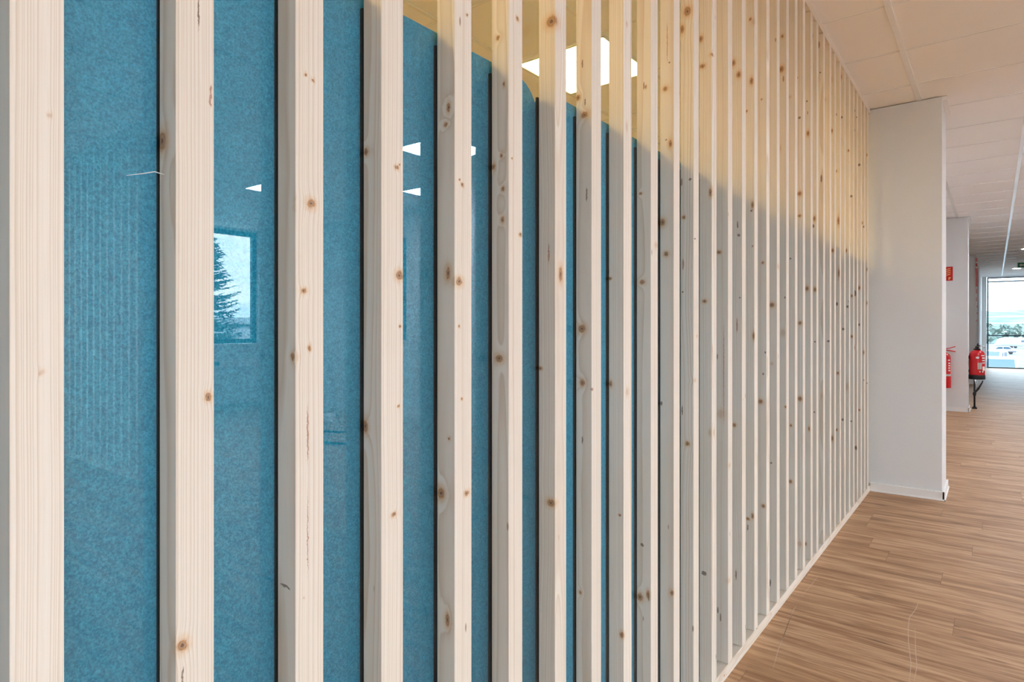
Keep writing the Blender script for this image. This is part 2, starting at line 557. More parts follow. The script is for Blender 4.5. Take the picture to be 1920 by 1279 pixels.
# knots and resin streaks of each slat: face, distance across, height, half sizes, kind (metres, slat's own space)
KNOTS={
 1:[('F',0.0309,1.398,0.0021,0.0031,'f'),('F',0.0241,1.15,0.0025,0.0031,'f')],
 2:[('S',-0.0344,1.407,0.0123,0.0135,'k'),('F',0.0248,1.553,0.0012,0.0214,'s'),('F',0.0389,1.463,0.0019,0.0155,'r'),('F',0.0364,1.113,0.0044,0.0056,'k'),('F',0.0071,0.836,0.007,0.0084,'k'),('F',0.0076,0.801,0.0012,0.012,'s')],
 3:[('F',0.0151,1.529,0.0024,0.0028,'k'),('F',0.0265,1.525,0.0025,0.0029,'k'),('F',-0.0039,1.356,0.0031,0.0125,'k'),('F',0.0232,1.359,0.0074,0.0078,'k'),('F',0.0127,1.242,0.0048,0.0042,'k'),('F',0.0208,1.167,0.0033,0.0043,'k'),('F',0.0183,1.051,0.0016,0.0425,'r'),('S',-0.0061,1.155,0.0049,0.0063,'k'),('S',-0.0234,0.85,0.0136,0.0028,'s'),('F',0.0127,0.837,0.002,0.0014,'f'),('F',0.0183,0.92,0.0008,0.0638,'r')],
 4:[('S',-0.0359,1.462,0.0063,0.0065,'k'),('F',0.0301,1.439,0.0043,0.0041,'k'),('F',0.0355,1.445,0.0021,0.0016,'k'),('F',0.0355,1.274,0.0087,0.0082,'k'),('F',0.0366,1.196,0.0022,0.0025,'k'),('F',0.0334,1.073,0.0032,0.0024,'k'),('S',-0.0371,1.043,0.0075,0.0114,'k'),('F',0.0248,0.91,0.0053,0.0041,'k')],
 5:[('S',-0.0143,1.57,0.005,0.01,'k'),('S',-0.0206,1.542,0.005,0.0046,'k'),('F',0.0193,1.439,0.0041,0.0037,'k'),('F',0.0126,1.446,0.0027,0.0027,'k'),('F',0.0316,1.736,0.0028,0.0028,'k'),('S',-0.0156,1.287,0.0062,0.0127,'k'),('F',0.0112,1.273,0.0094,0.0082,'k'),('F',0.0112,1.196,0.0027,0.0027,'k'),('F',0.0179,1.072,0.0027,0.0027,'k'),('S',-0.032,0.909,0.0101,0.011,'k'),('F',0.0302,0.908,0.0069,0.0055,'k'),('S',-0.0131,1.005,0.0025,0.0027,'k'),('S',-0.0168,0.695,0.0062,0.0146,'k')],
 6:[('S',-0.0256,1.747,0.0052,0.0051,'k'),('S',-0.0113,1.655,0.0026,0.005,'k'),('S',-0.0178,1.521,0.0039,0.0051,'k'),('S',-0.0374,1.503,0.0053,0.0072,'k'),('S',-0.0139,1.457,0.0052,0.0061,'k'),('F',0.0268,1.786,0.0051,0.0051,'k'),('F',0.0101,1.515,0.0026,0.002,'k'),('F',0.0369,1.374,0.0051,0.0041,'k'),('S',-0.0152,1.399,0.0052,0.0071,'k'),('S',-0.023,1.136,0.0104,0.0091,'k')],
 7:[('S',-0.009,1.834,0.016,0.0145,'k'),('S',-0.0157,1.351,0.002,0.0246,'r'),('F',0.0207,1.307,0.0082,0.0191,'k'),('S',-0.0375,1.109,0.0055,0.0045,'k'),('S',-0.0103,0.829,0.0116,0.0089,'k'),('F',0.0146,0.756,0.002,0.0056,'f')],
 8:[('S',-0.0246,1.8,0.0021,0.011,'s'),('S',-0.036,1.725,0.0072,0.0086,'k'),('S',-0.0189,1.682,0.0111,0.0085,'k'),('S',-0.0175,1.71,0.0021,0.0097,'s'),('S',-0.0133,1.499,0.0021,0.0195,'s'),('S',-0.026,1.193,0.0113,0.011,'k'),('S',-0.0246,1.069,0.0085,0.0086,'k'),('F',0.0013,1.055,0.0071,0.0036,'r'),('S',-0.0246,0.938,0.0021,0.011,'s'),('S',-0.0303,0.587,0.0043,0.0049,'k')],
 9:[('F',0.0157,1.694,0.0057,0.0119,'f'),('F',0.0157,1.95,0.0057,0.0066,'f'),('S',-0.0377,1.319,0.0052,0.004,'k'),('S',-0.0362,1.055,0.006,0.008,'k'),('F',0.0185,1.036,0.0086,0.0106,'f'),('S',-0.0109,0.732,0.0043,0.0033,'k'),('S',-0.005,0.437,0.0073,0.0092,'k')],
 10:[('S',-0.0147,1.84,0.0031,0.0057,'k'),('S',-0.0209,1.844,0.0023,0.0129,'s'),('S',-0.0302,1.557,0.0056,0.0043,'k'),('S',-0.0255,1.318,0.0093,0.0072,'k'),('F',0.0312,1.418,0.0101,0.0086,'f'),('S',-0.0318,0.471,0.0109,0.0129,'k'),('S',-0.0085,0.484,0.0061,0.0128,'k'),('S',-0.0255,0.613,0.0062,0.0057,'s')],
 11:[('S',-0.0263,1.883,0.0081,0.0077,'k'),('S',-0.0133,1.956,0.0032,0.0031,'s'),('S',-0.0231,1.736,0.0032,0.0031,'s'),('S',-0.0101,1.722,0.0064,0.0122,'k'),('S',-0.0345,1.5,0.0098,0.0123,'k'),('S',-0.0231,1.408,0.0081,0.0077,'k'),('S',-0.0378,0.977,0.0041,0.0077,'s'),('S',-0.0053,0.439,0.0064,0.0091,'k'),('S',-0.0198,2.014,0.0016,0.0688,'r')],
 12:[('S',-0.0193,2.164,0.0135,0.0179,'k'),('S',-0.0363,2.114,0.0085,0.0148,'k'),('S',-0.0381,1.644,0.0034,0.0148,'r'),('S',-0.0109,1.649,0.005,0.0049,'s'),('S',-0.0312,1.535,0.0068,0.0065,'k'),('S',-0.0329,1.391,0.0034,0.0196,'r'),('S',-0.0346,1.307,0.0034,0.0033,'s'),('S',-0.0363,0.942,0.0026,0.018,'s'),('S',-0.0193,0.842,0.0084,0.0082,'k'),('F',0.0107,1.468,0.0086,0.0033,'s'),('F',0.0107,1.036,0.0085,0.0065,'f'),('F',0.0279,1.171,0.0064,0.0049,'f')],
 13:[('S',-0.0367,2.142,0.0089,0.0122,'k'),('S',-0.0314,2.051,0.0106,0.0087,'k'),('S',-0.0049,1.635,0.0052,0.0155,'k'),('S',-0.0243,1.283,0.0088,0.007,'k'),('F',0.0058,2.082,0.009,0.0069,'k'),('F',0.0155,0.856,0.0098,0.0139,'f'),('S',-0.0066,0.857,0.0053,0.0121,'f'),('S',-0.0261,0.396,0.0106,0.0087,'s')],
 14:[('S',-0.0319,1.459,0.0093,0.0074,'k'),('S',-0.0245,0.9,0.0147,0.0166,'f'),('S',-0.0357,0.218,0.0028,0.0129,'s'),('S',-0.0264,0.195,0.0028,0.0166,'s'),('F',0.009,0.326,0.011,0.0092,'f'),('F',0.0145,0.722,0.011,0.0092,'f'),('S',-0.0153,1.04,0.0018,0.2207,'r')],
 15:[('S',-0.0317,2.166,0.0096,0.0136,'k'),('S',-0.0125,2.118,0.0095,0.0136,'k'),('S',-0.0163,1.573,0.0029,0.0155,'s'),('S',-0.0125,1.534,0.0057,0.0058,'s'),('S',-0.0183,1.207,0.0029,0.033,'r'),('S',-0.0279,0.842,0.0077,0.0078,'k'),('S',-0.0087,1.307,0.0038,0.0039,'s'),('S',-0.0221,0.297,0.0029,0.0233,'s'),('F',0.0148,0.936,0.0051,0.0039,'f')],
 16:[('S',-0.015,2.378,0.006,0.0082,'k'),('S',-0.011,2.141,0.0079,0.0163,'k'),('S',-0.0289,2.03,0.004,0.0061,'k'),('S',-0.007,1.667,0.0059,0.0163,'k'),('S',-0.011,1.645,0.005,0.0051,'s'),('S',-0.007,1.509,0.004,0.0051,'r'),('S',-0.0031,1.167,0.0049,0.0183,'k'),('F',-0.0037,2.366,0.0134,0.0142,'f'),('S',-0.0249,0.465,0.008,0.0061,'k'),('S',-0.007,0.479,0.0059,0.0122,'k'),('S',-0.0249,0.432,0.003,0.0143,'s')],
 17:[('S',-0.0151,1.46,0.0062,0.0064,'k'),('S',-0.0047,1.099,0.0041,0.0054,'s'),('S',-0.013,1.013,0.0041,0.0054,'s'),('S',-0.0234,0.9,0.0104,0.0108,'k'),('S',-0.013,0.48,0.0083,0.0086,'k'),('S',-0.0192,2.12,0.0041,0.0043,'k'),('F',-0.1368,1.228,0.0068,0.0082,'f')],
 18:[('S',-0.0209,1.295,0.0129,0.0113,'k'),('S',-0.0209,1.047,0.0065,0.0068,'f'),('S',-0.0231,0.627,0.0043,0.0056,'s'),('F',0.0184,1.457,0.0124,0.0113,'f'),('S',-0.0274,0.119,0.0043,0.0181,'s')],
 19:[('S',-0.0164,2.485,0.0067,0.0094,'k'),('S',-0.0209,2.341,0.0133,0.0165,'k'),('S',-0.012,2.296,0.0044,0.0165,'r'),('S',-0.0053,1.332,0.0044,0.0047,'s'),('S',-0.0142,1.177,0.0111,0.0165,'f'),('S',-0.0031,0.851,0.0044,0.007,'k'),('S',-0.0276,1.993,0.0067,0.0165,'f')],
 20:[('S',-0.0202,1.518,0.0046,0.0049,'s'),('S',-0.0179,0.749,0.0058,0.0074,'k'),('S',-0.0202,0.49,0.0092,0.0098,'k'),('S',-0.0225,2.264,0.0069,0.0074,'f')],
 21:[('S',-0.0158,1.843,0.0119,0.0128,'k'),('S',-0.0158,1.736,0.0095,0.0077,'k'),('S',-0.0134,0.859,0.0119,0.0128,'k'),('S',-0.0277,2.401,0.0067,0.0051,'k'),('S',-0.0158,2.207,0.0071,0.0077,'s'),('S',-0.041,0.053,0.0097,0.0103,'k'),('S',-0.0134,1.222,0.0095,0.0102,'k'),('S',-0.0158,0.163,0.0119,0.0128,'f')],
 22:[('S',-0.0173,2.332,0.0049,0.0053,'s'),('S',-0.0124,2.171,0.0074,0.016,'k'),('S',-0.0173,1.396,0.0098,0.0133,'k'),('S',-0.0075,0.696,0.0049,0.0133,'k'),('S',-0.0248,0.118,0.0074,0.0107,'k')],
 23:[('S',-0.0154,1.725,0.0063,0.011,'s'),('S',-0.0103,1.763,0.0076,0.0165,'k'),('S',-0.0078,1.397,0.0076,0.0137,'k'),('S',-0.023,2.708,0.0063,0.0083,'k'),('S',-0.0078,1.128,0.005,0.0055,'s'),('S',-0.0103,0.765,0.005,0.0055,'s')],
 24:[('S',-0.0226,2.721,0.0079,0.0229,'r'),('S',-0.0095,2,0.0052,0.0257,'s'),('S',-0.0147,2.57,0.0052,0.0057,'s'),('S',-0.0095,0.837,0.0052,0.0172,'f')],
 25:[('S',-0.0075,1.126,0.0081,0.0074,'s'),('S',-0.0264,2.475,0.0081,0.0149,'f'),('S',-0.0291,2.342,0.0054,0.006,'s')],
 26:[('S',-0.0241,2.55,0.0083,0.0092,'k'),('S',-0.0158,2.625,0.0055,0.0214,'f'),('S',-0.013,2.333,0.0055,0.0153,'k'),('S',-0.0103,1.644,0.0083,0.0122,'k'),('S',-0.013,0.566,0.0083,0.0184,'k')],
 27:[('S',-0.0214,2.133,0.0086,0.0095,'k'),('S',-0.01,0.932,0.0071,0.0095,'k'),('S',-0.0072,1.836,0.0071,0.0285,'k'),('S',-0.0043,1.526,0.0057,0.0284,'k'),('S',-0.0157,1.343,0.0085,0.0127,'s'),('S',-0.0186,0.595,0.0085,0.0095,'k'),('S',-0.0214,2.469,0.0071,0.0095,'s')],
 28:[('S',-0.0151,2.49,0.0073,0.0098,'s'),('S',-0.021,2.737,0.0088,0.0196,'k'),('S',-0.0064,1.194,0.0087,0.0098,'s'),('S',-0.0093,0.64,0.0073,0.0098,'s'),('S',-0.021,2.358,0.0059,0.0065,'s')],
 29:[('S',-0.015,1.69,0.006,0.0135,'k'),('S',-0.009,1.336,0.0075,0.0101,'s'),('S',-0.012,0.831,0.009,0.027,'f'),('S',0,2.32,0.009,0.0101,'k')],
 30:[('S',-0.0123,2.059,0.0092,0.0104,'s'),('S',-0.0093,1.146,0.0077,0.0104,'k'),('S',-0.0093,1.41,0.0062,0.0104,'k'),('S',-0.0123,0.594,0.0062,0.0069,'s')],
 31:[('S',-0.0125,1.433,0.0095,0.025,'s'),('S',-0.0157,1.07,0.0063,0.0143,'k'),('S',-0.0062,0.4,0.0094,0.0178,'s'),('S',0,2.609,0.0063,0.0071,'s')],
 32:[('S',-0.0097,2.323,0.0097,0.011,'s'),('S',-0.0097,1.477,0.0081,0.0147,'k'),('S',-0.0097,1.224,0.0065,0.011,'s'),('S',-0.0097,0.638,0.0065,0.0073,'k')],
 33:[('S',-0.0148,1.944,0.0066,0.0113,'k'),('S',0,1.915,0.0099,0.0113,'s'),('S',0,1.03,0.0082,0.015,'k'),('S',0,0.835,0.0066,0.0075,'s')],
 34:[('S',0,2.453,0.0067,0.0115,'k'),('S',0,1.625,0.0067,0.0154,'k'),('S',0,1.383,0.0067,0.0154,'k'),('S',0,0.803,0.0067,0.0077,'s')],
}

# ------------------------------------------------------------------ the setting
XR = 8.8          # side window wall
YB = 5.8          # cross wall beyond the side window
YE = 24.2         # far end wall
COLX = (0.437, 0.428, 0.420)
COLY = (5.253, 11.10, 16.87)
COLD = 0.45

bm = BM()
bx(bm, -4.3, XR + 0.3, -6.3, YE + 0.2, -0.12, 0.0)
floor = struct('floor', bm, M['floor'], 'wood-look vinyl plank floor running out to the far window')
# pale scuff marks on the floor
SCR = [[(0.049, 3.284), (0.049, 3.136), (0.042, 2.98)],
       [(0.049, 2.86), (0.049, 2.811), (0.060, 2.70), (0.073, 2.587), (0.088, 2.426), (0.108, 2.287)],
       [(0.461, 3.253), (0.459, 3.148), (0.445, 3.037), (0.451, 2.922), (0.464, 2.792), (0.488, 2.615), (0.499, 2.40)],
       [(0.473, 2.939), (0.491, 2.739), (0.506, 2.612), (0.508, 2.45)],
       [(0.327, 4.11), (0.359, 4.126)],
       [(0.052, 2.786), (0.062, 2.681), (0.086, 2.466)]]
for line in SCR:
    bm = BM()
    prev = None
    n = len(line)
    for i, (x, y) in enumerate(line):
        a = Vector(line[max(i - 1, 0)])
        b = Vector(line[min(i + 1, n - 1)])
        d = (b - a).normalized()
        w = 0.0011 if 0 < i < n - 1 else 0.0004
        p = (bm.verts.new((x - d.y * w, y + d.x * w, 0.0004)), bm.verts.new((x + d.y * w, y - d.x * w, 0.0004)))
        if prev:
            bm.faces.new((prev[0], prev[1], p[1], p[0]))
        prev = p
    obj('scratch', bm, M['scratch'], floor)

bm = BM()
bx(bm, -4.3, XR + 0.3, -6.3, YE + 0.2, H, H + 0.25)
ceiling = struct('ceiling', bm, M['ceiling'], 'suspended ceiling of long pale tiles in a metal grid')

TEE0, TEEP = 3.625, 0.634
RUN0, RUNP = 0.300, 0.618
bm = BM()
for k in range(-2, 15):
    x = RUN0 + RUNP * k
    if x > XR:
        break
    w = 0.0145 if k >= 0 else 0.012
    if k < 0:
        continue
    y0, y1 = (-6, YE) if x < 2.9 else (-6, YB)
    bx(bm, x - w, x + w, y0, y1, H - 0.005, H + 0.01)
for k in range(-15, 33):
    y = TEE0 + TEEP * k
    if y < -6 or y > YE:
        continue
    bx(bm, 0.0, 2.9 if y > YB else XR, y - 0.0055, y + 0.0055, H - 0.003, H + 0.01)
# the room behind the glass
for k in range(-5, 1):
    x = -0.375 + 0.61 * k
    bx(bm, x - 0.012, x + 0.012, -3, 5.7, H - 0.004, H + 0.01)
for k in range(-10, 4):
    y = TEE0 + TEEP * k
    bx(bm, -4.0, -0.06, y - 0.0055, y + 0.0055, H - 0.003, H + 0.01)
obj('ceiling_grid', bm, M['tee'], ceiling)

# dark wall joints of the ceiling at the columns and thin white edge angles
def box_struct(name, x0, x1, y0, y1, z0, z1, mat, label=None, bevel=0.0):
    b = BM()
    bx(b, x0, x1, y0, y1, z0, z1, bevel)
    return struct(name, b, mat, label)


for i in range(3):
    nm = ('near', 'middle', 'far')[i]
    box_struct('wall_column_' + nm, -0.06 if i == 0 else 0.0, COLX[i], COLY[i], COLY[i] + COLD, 0, H - 0.006, M['wall'],
               ('white textured column closing the slatted screen', 'white column behind the nearest column',
                'farthest white column before the end window')[i], 0.003)
    # skirting round the column
    b = BM()
    x1 = COLX[i]
    bx(b, 0.0, x1 + 0.014, COLY[i] - 0.014, COLY[i] - 0.001, 0.0, 0.062, 0.002)
    bx(b, x1 + 0.001, x1 + 0.014, COLY[i] - 0.014, COLY[i] + COLD, 0.0, 0.062, 0.002)
    bx(b, 0.0, x1 + 0.020, COLY[i] - 0.020, COLY[i] - 0.013, 0.0, 0.010, 0.001)
    bx(b, x1 + 0.013, x1 + 0.020, COLY[i] - 0.020, COLY[i] + COLD + 0.02, 0.0, 0.010, 0.001)
    struct('baseboard_column_' + nm, b, M['skirting'])
    b = BM()
    bx(b, x1 + 0.001, x1 + 0.026, COLY[i] + 0.02, COLY[i] + COLD, H - 0.030, H - 0.001)
    struct('trim_%d' % (i + 1), b, M['white'], 'short white edge strip at the top of a column')

box_struct('wall_left', -0.12, 0.0, 5.71, YE, 0, H, M['wall_smooth'])
box_struct('wall_left_end', 0.001, 0.424, 19.77, YE - 0.001, 0, H - 0.006, M['wall_smooth'], 'bright wall face beside the far window')
box_struct('wall_end', 0.425, 0.550, YE, YE + 0.2, 0, H, M['wall_smooth'])
box_struct('wall_end_right', 3.0, 3.2, YE, YE + 0.2, 0, H, M['wall_smooth'])
b = BM()
bx(b, 0.56, 2.9, YE - 0.02, YE + 0.2, H - 0.03, H, 0)
struct('wall_end_header', b, M['wall_smooth'])
box_struct('wall_corridor_right', 2.9, 3.02, YB + 0.1, YE, 0, H, M['wall_smooth'])
box_struct('wall_outer_left', -4.3, -4.1, -3.2, 5.9, 0, H, M['wall_smooth'])
box_struct('wall_back_room_far', -4.1, -0.12, 5.72, 5.85, 0, H, M['wall_smooth'])
box_struct('wall_back_room_near', -4.1, -0.12, -3.2, -3.05, 0, H, M['wall_smooth'])
box_struct('wall_partition_near', -0.12, -0.03, -6.1, -1.05, 0, H, M['wall_smooth'])

# side wall with its windows
def wall_with_opening(name, x0, x1, y0, y1, oy0, oy1, oz0, oz1, mat, axis='Y'):
    b = BM()
    if axis == 'Y':
        bx(b, x0, x1, y0, oy0, 0, H)
        bx(b, x0, x1, oy1, y1, 0, H)
        bx(b, x0, x1, oy0, oy1, 0, oz0)
        if oz1 < H:
            bx(b, x0, x1, oy0, oy1, oz1, H)
    else:
        bx(b, x0, oy0, y0, y1, 0, H)
        bx(b, oy1, x1, y0, y1, 0, H)
        bx(b, oy0, oy1, y0, y1, 0, oz0)
        if oz1 < H:
            bx(b, oy0, oy1, y0, y1, oz1, H)
    return struct(name, b, mat)


def window(name, plane, c, a0, a1, z0, z1, bar, posts=(), rails=(), label=None, depth=0.07):
    """frame and one pane filling an opening; plane 'X' faces +-x at x=c, plane 'Y' faces +-y at y=c"""
    root = bpy.data.objects.new(name, None)
    COL.objects.link(root)
    root['kind'] = 'structure'
    if label:
        root['label'] = label

    def q(b, u0, u1, w0, w1, d0, d1):
        if plane == 'X':
            bx(b, c + d0, c + d1, u0, u1, w0, w1)
        else:
            bx(b, u0, u1, c + d0, c + d1, w0, w1)
    b = BM()
    q(b, a0, a0 + bar, z0, z1, 0, depth)
    q(b, a1 - bar, a1, z0, z1, 0, depth)
    q(b, a0 + bar, a1 - bar, z0, z0 + bar, 0, depth)
    q(b, a0 + bar, a1 - bar, z1 - bar, z1, 0, depth)
    for p in posts:
        q(b, p - bar / 2, p + bar / 2, z0 + bar, z1 - bar, 0, depth)
    for r in rails:
        q(b, a0 + bar, a1 - bar, r - bar / 2, r + bar / 2, 0, depth)
    obj('window_frame', b, M['frame'], root)
    b = BM()
    q(b, a0 + bar * 0.8, a1 - bar * 0.8, z0 + bar * 0.8, z1 - bar * 0.8, depth * 0.5, depth * 0.5 + 0.006)
    obj('pane', b, M['glass'], root)
    return root


b = BM()
for (y0, y1, z0, z1) in ((-6.1, -6.0, 0, H), (-6.0, 1.8, 0, 0.30), (1.8, 4.15, 0, H), (4.15, 5.56, 0, 0.96),
                         (5.56, YB, 0, H), (-6.0, 1.8, 2.80, H), (4.15, 5.56, 2.80, H)):
    bx(b, XR, XR + 0.28, y0, y1, z0, z1)
struct('wall_right', b, M['wall_smooth'])
window('window_1', 'X', XR + 0.10, 4.15, 5.56, 0.97, 2.79, 0.07, label='dark framed side window mirrored in the glass')
window('window_2', 'X', XR + 0.10, -6.0, 1.8, 0.31, 2.79, 0.07, posts=(-4.05, -2.1, -0.15))
b = BM()
bx(b, XR - 0.05, XR + 0.10, 4.13, 5.58, 0.935, 0.962, 0.003)
struct('trim_4', b, M['white'])
b = BM()
bx(b, XR - 0.045, XR - 0.001, 4.0, 5.5, 0.60, 0.72, 0.003)
struct('trim_5', b, M['white'])
b = BM()
bx(b, XR - 0.052, XR - 0.044, 4.62, 4.86, 0.63, 0.69, 0.002)
socket = obj('socket_strip', b, M['frame'])
tag(socket, 'dark socket outlets set in the white wall trunking mirrored in the glass', 'socket')

# rear wall (behind the camera) with broad windows
wall_with_opening('wall_rear', -0.03, XR, -6.3, -6.1, 5.8, 7.8, 0.95, 2.7, M['wall_smooth'], 'X')
window('window_3', 'Y', -6.25, 5.8, 7.8, 0.95, 2.7, 0.06, posts=(6.8,))

# cross wall beyond the side window, with a narrow dark window
wall_with_opening('wall_back', 2.9, XR + 0.28, YB, YB + 0.12, 5.52, 5.98, 1.05, 2.45, M['wall_smooth'], 'X')
window('window_4', 'Y', YB + 0.02, 5.52, 5.98, 1.05, 2.45, 0.05)
box_struct('wall_beyond', 3.1, 8.9, YB + 1.6, YB + 1.7, 0, H, M['frame'])

# far end window: transoms at head and mid height
window('window_5', 'Y', YE + 0.04, 0.56, 2.99, 0.0, 2.80, 0.035, posts=(2.2,), rails=(2.665, 1.005),
       label='full-height end window looking onto a vehicle park and wooded hill')

# glass wall behind the slats
b = BM()
bx(b, -0.0446, -0.0418, -1.0, 5.25, 0.004, H - 0.002)
g = struct('window_6', b, M['glass'], 'clear glass wall directly behind the slats')

# ------------------------------------------------------------------ the slatted screen
POS = [.169, .317, .467, .611, .770, .918, 1.074, 1.223, 1.377, 1.531, 1.680, 1.828, 1.983, 2.139, 2.289, 2.435, 2.595,
       2.746, 2.896, 3.048, 3.198, 3.356, 3.486, 3.645, 3.811, 3.942, 4.095, 4.239, 4.395, 4.546, 4.685, 4.833, 4.977, 5.115]
S = 0.043
SD = 0.0415
PLAB = {
    2: 'pale slat with an orange resin streak and small knot on its edge',
    3: 'slat with a long brown resin line and a dark dash on its side',
    5: 'slat with dark elongated knots down its shaded side',
    7: 'slat with a large brown knot near its top',
    8: 'slat with two round brown knots on its side',
    10: 'slat with paired faint knots near the bottom',
    12: 'slat with thin red resin streaks on its side',
    15: 'slat with two ringed knots high on its side',
    19: 'slat with a big ringed knot high on its side',
}
screen = thing('slatted_screen', 'floor-to-ceiling screen of upright pale spruce slats standing before the glass wall', 'partition')


def slat_bm(h0, h1):
    b = BM()
    bx(b, -SD, 0.0, 0.0, S, h0, h1, 0.0012)
    return b


for k in range(-3, len(POS)):
    y = POS[k] if k >= 0 else POS[0] + 0.150 * k
    num = k + 1
    knots = KNOTS.get(num, [])
    if num < 1:
        mat = slat_wood('spruce', 60 + num, [])
    else:
        mat = slat_wood('spruce', num, knots, extra=0.0 if num < 11 else 0.008)
    o = obj('slat', slat_bm(SD + 0.0005, H - SD - 0.0005), mat, screen, loc=(0, y, 0))
    if num in PLAB:
        o['label'] = PLAB[num]
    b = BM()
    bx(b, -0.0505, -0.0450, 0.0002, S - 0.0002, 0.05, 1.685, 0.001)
    obj('shade_strip', b, M['shade_black'], o, label='thin black strip standing for the shade behind the slat and glass')  # dark strip in place of the deep shade between slat and felt
    if num == 2:
        b = BM()
        tube(b, [(-0.030, -0.0388 + 0.0, 1.3597), (-0.030, -0.0237, 1.3645), (-0.030, -0.0098, 1.3696), (-0.030, 0.002, 1.368)],
             [0.0002, 0.0005, 0.0006, 0.0006], 6)
        obj('splinter', b, M['skirting'], o, label='thin pale splinter standing off the wood')
rail_mat = slat_wood('spruce_rail', 77, [('F', 0.02, 2.1, 0.004, 0.006, 'k')], axis='Y')
for nm, z0 in (('bottom_rail', 0.0), ('top_rail', H - SD)):
    b = BM()
    bx(b, -SD, 0.0, -1.0, 5.238, z0 + 0.0005, z0 + SD - 0.0005, 0.0012)
    obj(nm, b, rail_mat, screen)

# ------------------------------------------------------------------ blue acoustic screens behind the glass
PT = 1.711
PX0, PX1 = -0.096, -0.0512


def rounded(y0, y1, z0, z1, r, seg=10):
    pts = [(y0, z0), (y1, z0)]
    for k in range(seg + 1):
        a = PI / 2 * k / seg
        pts.append((y1 - r + r * math.cos(a), z1 - r + r * math.sin(a)))
    for k in range(seg + 1):
        a = PI / 2 + PI / 2 * k / seg
        pts.append((y0 + r + r * math.cos(a), z1 - r + r * math.sin(a)))
    return pts


LABP = ['wide blue felt screen nearest the camera, behind the first slats',
        'blue felt screen with its rounded corner beside the nearest one, behind the glass',
        'blue felt screen hidden behind the closely seen middle slats',
        'blue felt screen behind the farthest slats, next to the white column']
edges = [-0.56, 1.088, 2.72, 4.20, 5.20]
for i in range(4):
    y0, y1 = edges[i] + 0.004, edges[i + 1] - 0.004
    t = thing('acoustic_screen', LABP[i], 'screen', (0, y0, 0), 0, 'blue felt screens behind the glass wall')
    b = BM()
    prism(b, rounded(0, y1 - y0, 0.03, PT, 0.075), 'X', PX0, PX1)
    bmesh.ops.bevel(b, geom=[e for e in b.edges if abs(e.verts[0].co.x - e.verts[1].co.x) < 1e-6 and
                             max(e.verts[0].co.z, e.verts[1].co.z) > 0.05], offset=0.010, segments=4, affect='EDGES')
    for f in b.faces:
        f.smooth = True
    obj('felt_panel', b, M['felt'], t)
    # piping sewn round the edge
    b = BM()
    pts = rounded(-0.0005, y1 - y0 + 0.0005, 0.03, PT + 0.0015, 0.076)
    pts = pts[1:] + [pts[0]]
    tube(b, [((PX0 + PX1) / 2, p[0], p[1]) for p in pts], 0.0022, 8)
    obj('piping', b, M['piping'], t, label='thin light blue seam round the panel edge')
    for fy in (0.2, y1 - y0 - 0.26):
        b = BM()
        bx(b, PX0 - 0.16, PX1 - 0.002, fy, fy + 0.06, 0.0, 0.012, 0.002)
        bx(b, PX0 + 0.008, PX1 - 0.010, fy + 0.01, fy + 0.05, 0.010, 0.04)
        obj('foot', b, M['blackm'], t)

# ------------------------------------------------------------------ ceiling lamps
def led_panel(x, y, label, s=0.60):
    lamp = M['lamp_warm'] if x < 0 else M['lamp']
    t = thing('ceiling_light_panel', label, 'ceiling light', (x, y, H), 0, 'square LED panels set in the ceiling')
    b = BM()
    h = s / 2
    for a in ((-h, h, -h, -h + 0.008), (-h, h, h - 0.008, h), (-h, -h + 0.008, -h, h), (h - 0.008, h, -h, h)):
        bx(b, a[0], a[1], a[2], a[3], -0.009, -0.001)
    obj('frame', b, M['white'], t)
    b = BM()
    bx(b, -h + 0.007, h - 0.007, -h + 0.007, h - 0.007, -0.007, -0.0015)
    obj('diffuser', b, lamp, t, label='glowing white diffuser')


led_panel(-1.285, 3.325, 'glowing square panel in the ceiling seen between the slats above the blue screens')
led_panel(-1.285, 0.19, 'square lamp in the ceiling behind the nearest blue screen')
led_panel(-1.285, -2.2, 'square lamp in the ceiling at the near end behind the glass')
led_panel(-3.1, 3.325, 'square lamp in the ceiling by the far side of the glazed room')
led_panel(-3.1, 0.19, 'square lamp in the ceiling deep in the glazed room')
led_panel(3.13, 4.05, 'lit panel mirrored as the upper bright wedge in the glass')
led_panel(4.39, 5.26, 'lit panel mirrored as the lower bright wedge in the glass')
led_panel(5.70, 4.05, 'lit panel mirrored above the window in the glass')
led_panel(3.13, -0.2, 'square lamp in the open-plan ceiling right of the camera')
led_panel(3.13, -3.4, 'square lamp in the open-plan ceiling behind the camera')
led_panel(5.70, -2.2, 'square lamp in the ceiling near the large side windows')
led_panel(5.70, 0.3, 'added unseen square lamp in the ceiling before the second slatted screen')  # added to brighten the second screen and the floor
led_panel(1.845, 7.745, 'added unseen square lamp in the aisle ceiling past the nearest column')  # added out of view to brighten the aisle and its columns
led_panel(1.845, 11.55, 'added unseen square lamp in the aisle ceiling past the middle column')  # another aisle lamp added out of view for more light


def downlight(x, y, r, label):
    t = thing('round_downlight', label, 'ceiling light', (x, y, H), 0, 'round downlights in the far ceiling')
    b = BM()
    lathe(b, [(r * 0.86, -0.004), (r, -0.012), (r * 1.12, -0.010), (r * 1.16, -0.001)], seg=28)
    obj('trim_ring', b, M['white'], t)
    b = BM()
    lathe(b, [(r * 0.85, -0.016), (r * 0.88, -0.0135)], seg=28)
    obj('diffuser', b, M['downlight'], t, label='glowing white disc')


downlight(1.203, 21.2, 0.10, 'round lit downlight just under the green exit sign')
downlight(1.25, 16.15, 0.10, 'round lit downlight nearer the camera at the right picture edge')

